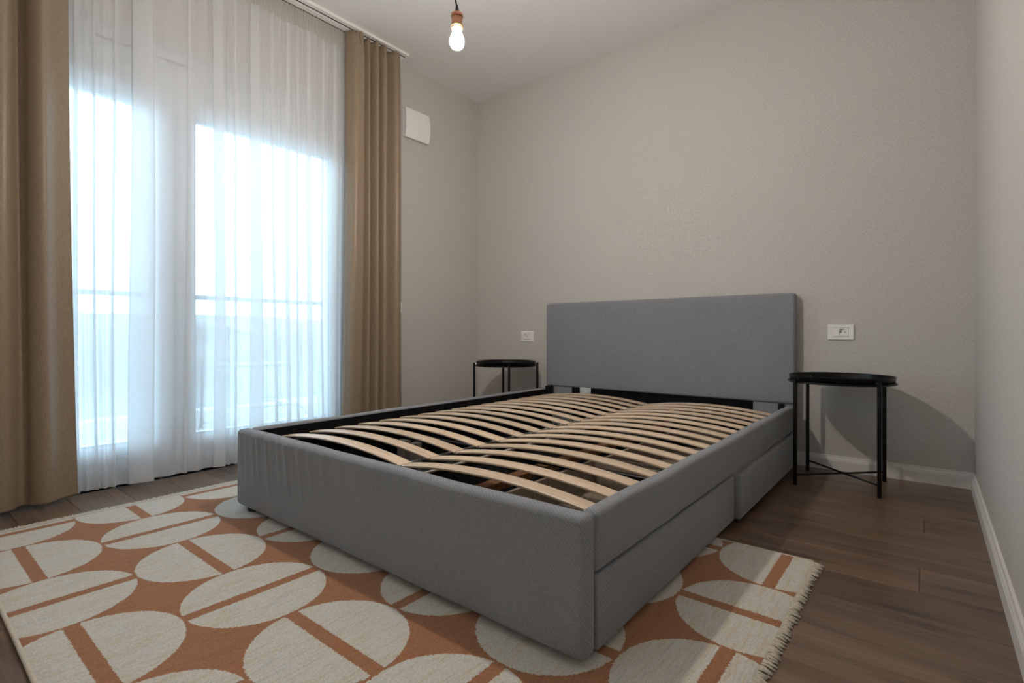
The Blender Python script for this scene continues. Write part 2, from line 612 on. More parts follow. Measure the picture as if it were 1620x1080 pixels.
def skirting(name, axis, a, b, wall, sgn):
    p = [(0, 0.0), (0.0145, 0.0), (0.0145, 0.052), (0.0125, 0.056), (0.0125, 0.060), (0.0085, 0.068), (0.0075, 0.077), (0, 0.077)]
    prof = [(wall + sgn * q, z) for q, z in p]
    return S(link(name, extrude_profile(prof, axis, a, b), 'white_paint', origin=((a + b) / 2, wall, 0) if axis == 'x' else (wall, (a + b) / 2, 0)))
skirting('baseboard_back', 'x', XL, XR, YB, -1)
skirting('baseboard_right', 'y', YF, YB - 0.0145, XR, -1)
skirting('baseboard_left', 'y', OY1 + 0.01, YB - 0.0145, XL, 1)
skirting('baseboard_front', 'x', XL, XR - 0.0145, YF, 1)

# balcony door (window_1): outer frame, head box, two sashes with panes
WX0, WX1 = -3.15, -3.075
win = struct_root('window_1', (WX0, (OY0 + OY1) / 2, 0.0), 'white framed two-leaf balcony door behind the sheer curtain')
bm = bmesh.new()
box(WX0, WX1, OY0, OY0 + 0.07, 0.0, OZ1, 0.004, 1, bm)
box(WX0, WX1, OY1 - 0.07, OY1, 0.0, OZ1, 0.004, 1, bm)
box(WX0, WX1, OY0 + 0.07, OY1 - 0.07, 2.00, 2.13, 0.004, 1, bm)
box(WX0, WX1, OY0 + 0.07, OY1 - 0.07, 0.0, 0.075, 0.004, 1, bm)
link('window_frame', bm, 'pvc_white', win)
hb = link('head_box', box(WX0 - 0.05, WX1 + 0.012, OY0 + 0.0705, OY1 - 0.0705, 2.1315, OZ1, 0.004, 1), 'pvc_white', win)
for k in range(7):
    y = OY0 + 0.16 + k * 0.27
    link('vent_slot', box(WX1 + 0.0118, WX1 + 0.0136, y, y + 0.17, 2.145, 2.155), 'gasket', hb)
MIDY = 0.98
for (a, b) in ((OY0 + 0.06, MIDY + 0.005), (MIDY + 0.008, OY1 - 0.06)):
    bm = bmesh.new()
    x0, x1 = WX0 + 0.012, WX1 + 0.02
    sw = 0.092
    z0, z1 = 0.06, 2.005
    box(x0, x1, a, a + sw, z0, z1, 0.006, 2, bm)
    box(x0, x1, b - sw, b, z0, z1, 0.006, 2, bm)
    box(x0, x1, a + sw, b - sw, 1.885, z1, 0.006, 2, bm)
    box(x0, x1, a + sw, b - sw, z0, 0.20, 0.006, 2, bm)
    sash = link('sash', bm, 'pvc_white', win)
    bm = bmesh.new()
    for (p, q, c, d) in ((a + sw, a + sw + 0.006, 0.2, 1.885), (b - sw - 0.006, b - sw, 0.2, 1.885)):
        box(x1 - 0.012, x1 - 0.004, p, q, c, d, bm=bm)
    for (c, d) in ((0.2, 0.206), (1.879, 1.885)):
        box(x1 - 0.012, x1 - 0.004, a + sw, b - sw, c, d, bm=bm)
    link('gasket', bm, 'gasket', sash)
    link('pane', box(x0 + 0.03, x0 + 0.036, a + sw - 0.01, b - sw + 0.01, 0.19, 1.895), 'glass', sash)
    if a > 0.5:
        bm = box(x1, x1 + 0.010, a + 0.03, a + 0.06, 1.02, 1.16, 0.003, 2)
        tube([(x1 + 0.008, a + 0.045, 1.12), (x1 + 0.045, a + 0.045, 1.12), (x1 + 0.05, a + 0.045, 1.10), (x1 + 0.05, a + 0.045, 0.99)], 0.008, bm)
        link('handle', bm, 'white_plastic', sash)
S(link('trim_1', box(XL - 0.28, XL - 0.01, OY0, OY1, -0.0075, 0.0, 0.001, 1), 'balcony_tile', origin=(XL - 0.15, 1, 0)), 'threshold of the balcony door')

# ================================================================== BED
BX0, BX1 = -2.25, -0.572
BY0 = 0.952
bed = thing('bed', 'grey upholstered double bed frame without mattress, bare curved wooden slats showing', 'bed', ((BX0 + BX1) / 2, 2.1, 0))
ZT = 0.340

# footboard: rounded slab, creased cloth on the front face
bm = box(BX0, BX1, BY0, BY0 + 0.055, 0.026, ZT, 0.016, 4)
slice_bm(bm, 0, BX0, BX1, 190)
slice_bm(bm, 2, 0.05, ZT - 0.02, 14)
creases = [(-2.17, .010, .0016, .9), (-2.10, .014, .0035, .8), (-2.06, .010, .0028, .75), (-1.985, .012, .0045, .85), (-1.955, .009, .0025, .7),
           (-1.90, .010, .0030, .8), (-1.84, .013, .0045, .8), (-1.80, .010, .0030, .7), (-1.745, .012, .0040, .75), (-1.68, .014, .0034, .7),
           (-1.60, .016, .0028, .6), (-1.50, .020, .0022, .6), (-1.33, .03, .0022, .6), (-1.12, .03, .0018, .5), (-2.215, .008, .002, .8)]
for v in bm.verts:
    f = max(0.0, min(1.0, (v.co.z - 0.05) / (ZT - 0.05)))
    d = 0.0
    for (cx, wd, am, ln) in creases:
        xx = cx + 0.05 * (1 - f) * (0.6 if cx < -1.7 else 1.0)
        d += am * math.exp(-((v.co.x - xx) / wd) ** 2) * max(0.0, (f - (1 - ln)) / ln) ** 0.7 * (1.0 if f < 0.93 else max(0.0, (1 - f) / 0.07))
    d += 0.0015 * noise.noise(Vector((v.co.x * 5, 3.1, v.co.z * 4)))
    if v.co.y < BY0 + 0.01:
        v.co.y -= 2.2 * d
    if v.co.z > ZT - 0.012:
        v.co.z += 0.004 * noise.noise(Vector((v.co.x * 4.5, 0, 7.7))) - 0.002
link('footboard', bm, 'grey_fabric', bed, smooth=True)

def rail(x0, x1, z0):
    bm = box(x0, x1, BY0 + 0.056, 3.195, z0, ZT - 0.002, 0.014, 4)
    slice_bm(bm, 1, BY0 + 0.056, 3.195, 80)
    for v in bm.verts:
        q = noise.noise(Vector((x0, v.co.y * 4.0, 2.2)))
        if v.co.z > ZT - 0.02:
            v.co.z += 0.004 * q - 0.002
        v.co.x += 0.0025 * noise.noise(Vector((x0 * 3, v.co.y * 6.0, v.co.z * 5)))
    return bm
RT = 0.200
link('side_rail', rail(BX1 - 0.045, BX1, RT), 'grey_fabric', bed, smooth=True)
link('side_rail', rail(BX0, BX0 + 0.045, 0.03), 'grey_fabric', bed, smooth=True)

# drawers under the open side
for (a, b, out) in ((1.012, 2.060, 0.0), (2.070, 3.165, 0.018)):
    bm = box(BX1 - 0.030 + out, BX1 - 0.001 + out, a, b, 0.026, RT - 0.005, 0.007, 3)
    slice_bm(bm, 1, a, b, 40)
    for v in bm.verts:
        v.co.x += 0.0018 * noise.noise(Vector((out * 50, v.co.y * 5.0, v.co.z * 5)))
    dr = link('drawer', bm, 'grey_fabric', bed, smooth=True)
    bx = bmesh.new()
    box(-1.16 + out, BX1 - 0.031 + out, a + 0.02, a + 0.035, 0.04, 0.17, bm=bx)
    box(-1.16 + out, BX1 - 0.031 + out, b - 0.035, b - 0.02, 0.04, 0.17, bm=bx)
    box(-1.175 + out, -1.16 + out, a + 0.02, b - 0.02, 0.04, 0.17, bm=bx)
    box(-1.16 + out, BX1 - 0.031 + out, a + 0.035, b - 0.035, 0.04, 0.05, bm=bx)
    link('drawer_box', bx, 'fibreboard', dr)

# headboard with a stitched edge seam, plus its fabric wrapped legs
HBY0, HBY1 = 3.198, 3.262
bm = box(BX0, BX1, HBY0, HBY1, 0.345, 0.962, 0.014, 4)
slice_bm(bm, 0, BX0, BX1, 60)
slice_bm(bm, 2, 0.36, 0.94, 20)
for v in bm.verts:
    if v.co.y < HBY0 + 0.012:
        v.co.y += 0.0025 * noise.noise(Vector((v.co.x * 3, 9.0, v.co.z * 4)))
hbd = link('headboard', bm, 'grey_fabric', bed, smooth=True)
x = BX1 - 0.001
link('seam', tube([(x, HBY0 + 0.012, 0.36), (x, HBY0 + 0.012, 0.945), (x - 0.01, HBY0 + 0.012, 0.9615), (BX0 + 0.02, HBY0 + 0.012, 0.9615), (BX0 + 0.001, HBY0 + 0.012, 0.945), (BX0 + 0.001, HBY0 + 0.012, 0.36)], 0.0022, seg=6), 'grey_fabric', hbd, smooth=True)
for (a, b) in ((BX0, BX0 + 0.22), (BX1 - 0.22, BX1)):
    link('headboard_leg', box(a, b, HBY0 + 0.012, HBY1 - 0.008, 0.0, 0.347, 0.004, 2), 'grey_fabric', bed, smooth=True)
link('head_beam', box(BX0 + 0.221, BX1 - 0.221, HBY0 + 0.014, HBY1 - 0.012, 0.10, 0.349, 0.003, 1), 'black_liner', bed)

for (fx, fy, fz) in ((BX0 + 0.09, BY0 + 0.035, 0.0095), (BX1 - 0.20, BY0 + 0.10, 0.0095), (BX0 + 0.09, 3.12, 0.0), (BX1 - 0.12, 3.12, 0.0), (-1.41, 2.05, 0.0)):
    link('bed_foot', lathe(fx, fy, [(0, fz), (0.024, fz), (0.026, fz + 0.004), (0.026, 0.034 if fy < 2 or fy > 3 else 0.055), (0, 0.034 if fy < 2 or fy > 3 else 0.055)], 20), 'black_plastic', bed)

# black linings and bottom panel inside the box
bm = bmesh.new()
box(BX0 + 0.046, BX0 + 0.056, BY0 + 0.057, 3.195, 0.05, 0.327, bm=bm)
box(BX1 - 0.056, BX1 - 0.046, BY0 + 0.057, 3.195, RT, 0.310, bm=bm)
box(BX0 + 0.057, BX1 - 0.057, BY0 + 0.056, BY0 + 0.062, 0.18, 0.318, bm=bm)
link('lining', bm, 'black_liner', bed)
link('bottom_panel', box(BX0 + 0.057, -1.19, BY0 + 0.065, 3.17, 0.055, 0.065), 'black_liner', bed)
link('corner_bracket', box(BX0 + 0.046, BX0 + 0.075, 3.12, 3.19, 0.30, 0.352, 0.003, 1), 'black_metal', bed)
link('corner_bracket', box(BX1 - 0.075, BX1 - 0.046, 3.15, 3.192, 0.30, 0.349, 0.003, 1), 'black_metal', bed)
link('bolt', lathe(0, 0, [(0, 0), (0.006, 0), (0.006, 0.003), (0, 0.003)], 10), 'steel', bed)
_b = bpy.data.objects['bolt']
_b.rotation_euler = (0, PI / 2, 0)
_b.location = Vector((BX0 + 0.075, 3.15, 0.335)) - wloc(bed)

# sprung slat base: steel frame, centre rail, straps and 32 curved slats
CX = -1.385
SZ = 0.283
base = link('slat_frame', box(CX - 0.022, CX + 0.022, BY0 + 0.065, 3.17, 0.225, 0.255, 0.003, 1), 'black_metal', bed)
for sx in (BX0 + 0.058, BX1 - 0.082):
    link('frame_bar', box(sx, sx + 0.024, BY0 + 0.066, 3.17, 0.235, 0.271, 0.003, 1), 'black_metal', base)
for sy in (1.05, 1.72, 2.42, 3.13):
    link('cross_bar', box(BX0 + 0.083, BX1 - 0.083, sy, sy + 0.025, 0.200, 0.224, 0.002, 1), 'black_metal', base)
for sx in (CX - 0.095, CX + 0.055):
    link('strap', box(sx, sx + 0.012, BY0 + 0.07, 3.165, 0.262, 0.268, 0.001, 1), 'strap_pale', base)
link('batten', box(CX + 0.10, CX + 0.15, 1.03, 3.12, 0.155, 0.185, 0.002, 1), 'pine_batten', bed)
bm = box(CX - 0.70, CX - 0.64, 1.66, 1.70, 0.05, 0.20, 0.002, 1)
box(CX - 0.60, CX - 0.56, 1.66, 1.70, 0.05, 0.20, 0.002, 1, bm)
link('support_plate', bm, 'strap_pale', bed)

def slat_mesh(x0, x1):
    L = x1 - x0
    W, T, n = 0.056, 0.009, 28
    bm = bmesh.new()
    rings = []
    for k in range(n + 1):
        t = k / n
        x = x0 + L * t
        z = SZ + 0.031 * (1 - (2 * t - 1) ** 2)
        dz = 0.031 * (-4 * (2 * t - 1)) / L
        c = 1 / math.sqrt(1 + dz * dz); s = dz * c
        ring = []
        prof = [(-W / 2, T * .25), (-W / 2 + .003, 0), (W / 2 - .003, 0), (W / 2, T * .25), (W / 2, T * .75), (W / 2 - .004, T), (-W / 2 + .004, T), (-W / 2, T * .75)]
        for (y, h) in prof:
            ring.append(bm.verts.new((x - s * h, y, z + c * h)))
        rings.append(ring)
    m = 8
    for A, B in zip(rings, rings[1:]):
        for q in range(m):
            bm.faces.new((A[q], A[(q + 1) % m], B[(q + 1) % m], B[q]))
    bm.faces.new(rings[0][::-1]); bm.faces.new(rings[-1])
    return bm
NS = 16
SY0, SY1 = 1.146, 3.07
protos = []
for (x0, x1) in ((BX0 + 0.060, CX - 0.004), (CX + 0.004, BX1 - 0.058)):
    bm = slat_mesh(x0, x1)
    for v in bm.verts:
        v.co.y += SY0
    protos.append(link('slat', bm, 'birch', base, smooth=True, angle=35, origin=((x0 + x1) / 2, SY0, SZ)))
cap = link('slat_cap', box(CX - 0.03, CX + 0.03, SY0 - 0.022, SY0 + 0.022, 0.256, 0.282, 0.004, 2), 'black_plastic', base, origin=(CX, SY0, SZ))
for k in range(1, NS):
    dy = Vector((0, (SY1 - SY0) * k / (NS - 1), 0))
    for p in protos:
        copy_part(p, base, p.location + dy)
    copy_part(cap, base, cap.location + dy)

lb = link('care_label', box(-1.955, -1.895, HBY0 + 0.004, HBY0 + 0.006, 0.285, 0.352), 'care_paper', bed)
link('care_label', box(-1.892, -1.865, HBY0 + 0.003, HBY0 + 0.005, 0.288, 0.351), 'care_paper', bed)
lb['label'] = 'pale printed care label hanging from the headboard'

# ================================================================== SIDE TABLES
def side_table(cx, cy, label, group):
    t = thing('tray_table', label, 'side table', (cx, cy, 0), group)
    s = 0.168
    R = 0.225
    H = 0.532
    # tray: raised rim, flat bottom
    prof = [(0, 0.499), (0.210, 0.499), (0.216, 0.4965), (0.2185, 0.499), (0.2225, 0.526), (R, 0.529), (R, 0.531), (R - 0.002, H), (R - 0.005, 0.530), (0.2185, 0.520),
            (0.215, 0.504), (0.211, 0.5015), (0, 0.5015)]
    link('tray', lathe(cx, cy, prof, 64), 'black_metal', t, smooth=True, angle=40)
    ring = [(cx + 0.225 * math.cos(a), cy + 0.225 * math.sin(a), 0.500) for a in [2 * PI * k / 48 for k in range(48)]]
    link('ring', tube(ring, 0.0045, seg=8, closed=True), 'black_metal', t, smooth=True)
    for sx, sy in ((-1, -1), (1, -1), (1, 1), (-1, 1)):
        x, y = cx + sx * s, cy + sy * s
        k = 0.155 / s
        bm = lathe(x, y, [(0, 0), (0.0085, 0), (0.009, 0.003), (0.009, 0.516), (0.0085, 0.520), (0, 0.520)], 14)
        lg = link('leg', bm, 'black_metal', t, smooth=True, angle=40)
        nx, ny = -sx / math.sqrt(2), -sy / math.sqrt(2)
        link('bolt', tube([(x + nx * 0.004, y + ny * 0.004, 0.510), (x + nx * 0.024, y + ny * 0.024, 0.510)], 0.004, seg=8), 'steel', lg)
    for (a, b) in (((-1, -1), (1, 1)), ((1, -1), (-1, 1))):
        z = 0.048 if a == (-1, -1) else 0.055
        link('cross_brace', tube([(cx + a[0] * s, cy + a[1] * s, z), (cx + b[0] * s, cy + b[1] * s, z)], 0.0048, seg=10), 'black_metal', t, smooth=True)
    return t
side_table(-0.337, 2.995, 'black round metal tray table beside the bed drawers, all four legs showing', None)
side_table(-2.468, 2.985, 'black round metal tray table behind the bed on the window side', None)

# ================================================================== POWER OUTLETS
def outlet(cx, cz, label, holes_dx, mod_w):
    t = thing('power_outlet', label, 'outlet', (cx, YB, cz))
    W, Hh = 0.120, 0.082
    y = YB
    def holed(w, h, yf, yb, hx, r, inset):
        # rectangular plate with a round hole; the front edge is chamfered by `inset`
        b = bmesh.new()
        angs = [2 * PI * k / 40 for k in range(40)]
        for sx in (-1, 1):
            for sz in (-1, 1):
                angs.append(math.atan2(sz * h / 2, cx + sx * w / 2 - hx) % (2 * PI))
        angs = sorted(set(round(a, 6) for a in angs))
        def edge(a, m):
            c, s = math.cos(a), math.sin(a)
            tx = ((cx + (w / 2 - m)) - hx) / c if c > 1e-9 else (((cx - (w / 2 - m)) - hx) / c if c < -1e-9 else 1e9)
            tz = (h / 2 - m) / abs(s) if abs(s) > 1e-9 else 1e9
            q = min(tx, tz)
            return hx + q * c, cz + q * s
        loops = []
        loops.append([(hx + r * math.cos(a), yb, cz + r * math.sin(a)) for a in angs])
        loops.append([(hx + r * math.cos(a), yf, cz + r * math.sin(a)) for a in angs])
        loops.append([(edge(a, inset)[0], yf, edge(a, inset)[1]) for a in angs])
        loops.append([(edge(a, 0)[0], yf + inset, edge(a, 0)[1]) for a in angs])
        loops.append([(edge(a, 0)[0], yb, edge(a, 0)[1]) for a in angs])
        V = [[b.verts.new(p) for p in lp] for lp in loops]
        n = len(angs)
        for A, B in zip(V, V[1:]):
            for k in range(n):
                b.faces.new((A[k], A[(k + 1) % n], B[(k + 1) % n], B[k]))
        return b
    hx = cx + holes_dx
    link('cover_plate', holed(W, Hh, y - 0.0095, y, hx, 0.0196, 0.003), 'white_plastic', t)
    ins = link('insert', holed(0.072, 0.045, y - 0.0118, y - 0.009, hx, 0.0188, 0.0012), 'white_plastic', t)
    for (a, b, c, d) in ((cx - 0.0375, cx + 0.0375, cz - 0.0245, cz - 0.0230), (cx - 0.0375, cx + 0.0375, cz + 0.0230, cz + 0.0242)):
        link('shadow_gap', box(a, b, y - 0.0099, y - 0.0094, c, d), 'gasket', t)
    # round well: ring lip and recessed face, two pin holes and an earth slot
    def disc(r0, r1, y0, y1, x, z, seg=28):
        b = bmesh.new()
        A = [b.verts.new((x + r0 * math.cos(2 * PI * k / seg), y0, z + r0 * math.sin(2 * PI * k / seg))) for k in range(seg)]
        B = [b.verts.new((x + r1 * math.cos(2 * PI * k / seg), y1, z + r1 * math.sin(2 * PI * k / seg))) for k in range(seg)]
        for k in range(seg):
            b.faces.new((A[k], A[(k + 1) % seg], B[(k + 1) % seg], B[k]))
        b.faces.new(B)
        return b
    well = bmesh.new()
    seg = 32
    prof = [(0.0200, y - 0.0119), (0.0196, y - 0.0126), (0.0189, y - 0.0126), (0.0186, y - 0.0118), (0.0182, y - 0.0022), (0, y - 0.0020)]
    rings = []
    for r, yy in prof:
        rings.append([well.verts.new((hx + r * math.cos(2 * PI * k / seg), yy, cz + r * math.sin(2 * PI * k / seg))) for k in range(seg)] if r > 0 else [well.verts.new((hx, yy, cz))])
    for A, B in zip(rings, rings[1:]):
        for k in range(seg):
            if len(B) == 1:
                well.faces.new((A[k], A[(k + 1) % seg], B[0]))
            else:
                well.faces.new((A[k], A[(k + 1) % seg], B[(k + 1) % seg], B[k]))
    wl = link('socket_well', well, 'white_plastic', ins)
    for dx in (-0.0095, 0.0095):
        link('pin_hole', disc(0.0030, 0.0030, y - 0.0018, y - 0.0026, hx + dx, cz), 'dark_hole', ins)
    link('earth_clip', box(hx - 0.002, hx + 0.002, y - 0.0100, y - 0.002, cz - 0.0185, cz - 0.0155), 'steel', ins)
    link('earth_clip', box(hx - 0.002, hx + 0.002, y - 0.0100, y - 0.002, cz + 0.0155, cz + 0.0185), 'steel', ins)
    return t
outlet(-0.365, 0.744, 'white wall power outlet above the black tray table that stands beside the drawers', 0.010, 0)
outlet(-2.480, 0.716, 'white wall power outlet between the room corner and the headboard', -0.010, 0)

# ================================================================== PENDANT LAMP
PX, PY = -1.422, 1.422
lamp = thing('pendant_lamp', 'lit bare bulb in a copper socket hanging on a black cord', 'lamp', (PX, PY, ZC))
link('ceiling_rose', lathe(PX + 0.01, PY + 0.01, [(0, ZC + 0.001), (0.048, ZC + 0.001), (0.050, ZC - 0.004), (0.046, ZC - 0.022), (0.030, ZC - 0.028), (0.006, ZC - 0.030), (0, ZC - 0.030)], 32), 'black_plastic', lamp, smooth=True, angle=40)
cord = catmull([(PX + 0.010, PY + 0.010, ZC - 0.028), (PX + 0.006, PY + 0.008, 2.45), (PX - 0.012, PY - 0.004, 2.20), (PX - 0.013, PY - 0.006, 2.08), (PX - 0.003, PY - 0.002, 2.02), (PX, PY, 1.99)], 8)
link('cord', tube(cord, 0.0032, seg=8), 'black_plastic', lamp, smooth=True)
link('strain_relief', lathe(PX, PY, [(0, 2.008), (0.0045, 2.008), (0.006, 1.998), (0.0085, 1.982), (0.0095, 1.978), (0, 1.978)], 20), 'black_plastic', lamp, smooth=True, angle=40)
sk = link('socket', lathe(PX, PY, [(0, 1.978), (0.018, 1.978), (0.0225, 1.974), (0.0240, 1.968), (0.0235, 1.9635), (0.0205, 1.962), (0.0205, 1.934), (0.0225, 1.932), (0.0225, 1.918), (0.0195, 1.916), (0.0195, 1.924), (0, 1.924)], 64, ribs=(20, 0.0022, 1.935, 1.9625)), 'copper', lamp, smooth=True, angle=30)
link('collar', lathe(PX, PY, [(0.0226, 1.930), (0.0242, 1.929), (0.0242, 1.924), (0.0226, 1.923)], 40), 'brass', sk, smooth=True, angle=40)
prof = [(0.0130, 1.926), (0.0135, 1.916), (0.0150, 1.908), (0.0185, 1.899), (0.0235, 1.888), (0.0268, 1.878), (0.0278, 1.870), (0.0270, 1.861), (0.0242, 1.852), (0.0190, 1.845), (0.0110, 1.841), (0.0, 1.840)]
link('bulb', lathe(PX, PY, prof, 40), 'bulb', lamp, smooth=True)

# ================================================================== WALL VENT AND SWITCH
vy0, vy1, vz0, vz1 = 2.445, 2.672, 2.185, 2.400
vent = thing('wall_vent', 'square white ventilation cover high on the wall beside the curtain', 'vent', (XL, (vy0 + vy1) / 2, vz0))
link('back_plate', box(XL, XL + 0.022, vy0 + 0.006, vy1 - 0.006, vz0 + 0.004, vz1 - 0.006, 0.004, 2), 'white_plastic', vent)
bm = bmesh.new()
n = 14
G = {}
for side in (0, 1):
    for a in range(n + 1):
        for b in range(n + 1):
            p, q = a / n * 2 - 1, b / n * 2 - 1
            yy = (vy0 + vy1) / 2 + p * (vy1 - vy0) / 2 * (1 + 0.035 * (1 - q * q))
            zz = (vz0 + vz1) / 2 + q * (vz1 - vz0) / 2
            xx = XL + 0.034 + (0.014 * (1 - q * q) if side else -0.004 + 0.012 * (1 - q * q)) + (0.004 if side else 0)
            G[side, a, b] = bm.verts.new((xx, yy, zz))
for a in range(n):
    for b in range(n):
        bm.faces.new((G[1, a, b], G[1, a + 1, b], G[1, a + 1, b + 1], G[1, a, b + 1]))
        bm.faces.new((G[0, a, b], G[0, a, b + 1], G[0, a + 1, b + 1], G[0, a + 1, b]))
for a in range(n):
    bm.faces.new((G[0, a, 0], G[0, a + 1, 0], G[1, a + 1, 0], G[1, a, 0]))
    bm.faces.new((G[0, a, n], G[1, a, n], G[1, a + 1, n], G[0, a + 1, n]))
    bm.faces.new((G[0, 0, a], G[1, 0, a], G[1, 0, a + 1], G[0, 0, a + 1]))
    bm.faces.new((G[0, n, a], G[0, n, a + 1], G[1, n, a + 1], G[1, n, a]))
link('cover', bm, 'white_plastic', vent, smooth=True, angle=40)
link('neck', box(XL + 0.0215, XL + 0.035, vy0 + 0.04, vy1 - 0.04, vz0 + 0.04, vz1 - 0.04), 'white_plastic', vent)

sw = thing('wall_switch', 'small white wall switch peeking out from the edge of the drawn-back drape', 'switch', (XL, 2.385, 0.90))
link('switch_plate', box(XL, XL + 0.011, 2.34, 2.437, 0.888, 0.968, 0.003, 2), 'white_plastic', sw)
link('rocker', box(XL + 0.011, XL + 0.015, 2.358, 2.42, 0.904, 0.952, 0.0015, 2), 'white_plastic', sw)

# ================================================================== CURTAINS
TRX0, TRX1 = -2.998, -2.868
tr = thing('curtain_track', 'white ceiling curtain track with two channels above the balcony door', 'curtain track', ((TRX0 + TRX1) / 2, 1.0, ZC - 0.016))
bm = bmesh.new()
box(TRX0, TRX1, -0.42, 2.392, ZC - 0.007, ZC + 0.001, bm=bm)
for (a, b) in ((TRX0, TRX0 + 0.016), (TRX0 + 0.036, TRX0 + 0.078), (TRX0 + 0.098, TRX1)):
    box(a, b, -0.42, 2.392, ZC - 0.016, ZC - 0.006, 0.002, 1, bm)
link('rail_profile', bm, 'white_plastic', tr)
for a in (TRX0 + 0.016, TRX0 + 0.078):
    link('channel', box(a, a + 0.020, -0.418, 2.388, ZC - 0.0085, ZC - 0.0069), 'gasket', tr)

SHX = TRX0 + 0.026
folds = [(-0.12, -0.09), (0.02, 0.05), (0.16, 0.19), (0.30, 0.34), (0.43, 0.47), (0.555, 0.575), (0.632, 0.644), (0.706, 0.717), (0.755, 0.862), (1.010, 1.026), (1.130, 1.192), (1.246, 1.258), (1.315, 1.382),
         (1.452, 1.470), (1.535, 1.560), (1.60, 1.612), (1.665, 1.70), (1.775, 1.79), (1.845, 1.87), (1.93, 1.95), (2.01, 2.03)]
pts = [(-0.25, 0.0)]
for q, (a, b) in enumerate(folds):
    wd = b - a
    am = 0.014 + 0.22 * wd
    pts += [(a - 0.012, -0.012 - 0.1 * wd), (b, am), (a + wd * 0.15, 0.004), (b + 0.012, -0.012 - 0.1 * wd)]
    nxt = folds[q + 1][0] if q + 1 < len(folds) else 2.13
    mid = (b + nxt) / 2
    if nxt - b > 0.05:
        pts.append((mid, 0.010 + 0.008 * math.sin(q * 2.1)))
pts.append((2.13, 0.0))
path = catmull(pts, 7)
def sheer_fn(y, xo, z, k):
    t = max(0.0, min(1.0, z / 2.6))
    a = 0.45 + 0.55 * (1 - t) ** 0.8
    yy = y + 0.010 * math.sin(1.6 * z + y * 5.0) * (1 - t) + 0.006 * math.sin(y * 23 + z * 1.1)
    x = SHX + xo * a * (1 - 0.35 * t) + 0.010 * (1 - t) * math.sin(y * 9 + 1.0)
    pl = math.exp(-(2.69 - z) / 0.22)
    x += 0.0055 * pl * math.sin(2 * PI * y / 0.034)
    x = max(-3.010, x) if y > 2.02 else x
    return (x, yy, z)
zs = [0.022 + (2.60 - 0.022) * k / 34 for k in range(35)]
sheer = thing('sheer_curtain', 'translucent white sheer curtain with soft folds across the balcony door', 'curtain', (SHX, 1.0, 0.02))
link('panel', cloth_bm(path, zs, sheer_fn), 'sheer', sheer, smooth=True)
# heading tape with tight vertical gathers
tape = []
yk = -0.25
while yk < 2.13:
    tape.append((yk, 0.0)); yk += 0.0035
link('heading_tape', cloth_bm(tape, [2.595, 2.61, 2.65, 2.69, 2.7050], lambda y, xo, z, k: (SHX + 0.004 + 0.0045 * math.sin(2 * PI * y / 0.0195 + 1.3 * math.sin(y * 31)) , y, z)), 'sheer_tape', sheer, smooth=True)
hem = cloth_bm(path, [0.021, 0.045], lambda y, xo, z, k: (sheer_fn(y, xo, z, k)[0] + 0.0008, sheer_fn(y, xo, z, k)[1], z))
link('hem', hem, 'sheer', sheer, smooth=True)

DRX = TRX0 + 0.088
def drape(name, label, ctrl, y0, y1, flare):
    path = catmull(ctrl, 8)
    th = thing(name, label, 'curtain', (DRX, (y0 + y1) / 2, 0.02), 'brown drapes either side of the balcony door')
    def fn(y, xo, z, k):
        t = z / 2.7
        amp = 0.72 + 0.28 * t
        if z > 2.52:
            amp *= 1 - 0.35 * (z - 2.52) / 0.18
        f = flare(y, t)
        x = DRX + xo * (1.35 if xo > 0 else 0.9) * amp + 0.004 * math.sin(3.0 * z + y * 20) * (1 - t)
        if z > 2.55:
            x += 0.006 * math.sin(2 * PI * y / 0.031 + 25 * z) * (z - 2.55) / 0.15
        return (x, y + f, z)
    zz = [0.022, 0.030, 0.10, 0.105] + [0.15 + (2.50 - 0.15) * k / 26 for k in range(27)] + [2.54, 2.58, 2.61, 2.64, 2.67, 2.6975]
    bm = cloth_bm(path, zz, fn)
    o = link('panel', bm, 'drape', th, smooth=True)
    md = o.modifiers.new('cloth thickness', 'SOLIDIFY'); md.thickness = 0.0022; md.offset = -1
    hemb = cloth_bm(path, [0.098, 0.1015], lambda y, xo, z, k: tuple(Vector(fn(y, xo, z, k)) + Vector((0.0006, 0, 0))))
    link('hem_stitch', hemb, 'drape', th, smooth=True)
    # narrow gathered heading with the pleats standing up to the track
    n = len(path)
    hooks = [k for k in range(4, n - 4) if path[k][1] >= path[k - 3][1] and path[k][1] >= path[k + 3][1] and path[k][1] > 0.012]
    last = -99
    for k in hooks:
        if k - last < 6:
            continue
        last = k
        p = fn(path[k][0], path[k][1], 2.69, k)
        link('pleat', lathe(p[0] - 0.006, p[1], [(0.009, 2.62), (0.0115, 2.66), (0.0115, 2.697), (0.009, 2.7035), (0, 2.705)], 12), 'drape', th, smooth=True)
    return th
drape('drape', 'taupe brown satin drape drawn back beside the wall vent, behind the bed',
      [(1.925, -0.045), (1.930, -0.01), (1.950, 0.028), (1.985, 0.036), (2.022, 0.030), (2.044, -0.030), (2.066, 0.006), (2.082, 0.012), (2.096, -0.028), (2.115, 0.024), (2.135, 0.030), (2.156, -0.028),
       (2.180, 0.022), (2.205, 0.026), (2.236, -0.034), (2.272, 0.026), (2.300, 0.036), (2.325, 0.020), (2.340, -0.020), (2.352, -0.045)],
      1.925, 2.352, lambda y, t: (-0.05 * (1 - t) ** 3 * max(0.0, (2.1 - y) / 0.18)) + 0.035 * (1 - t) * max(0, (y - 2.2) / 0.15) * 0.5)
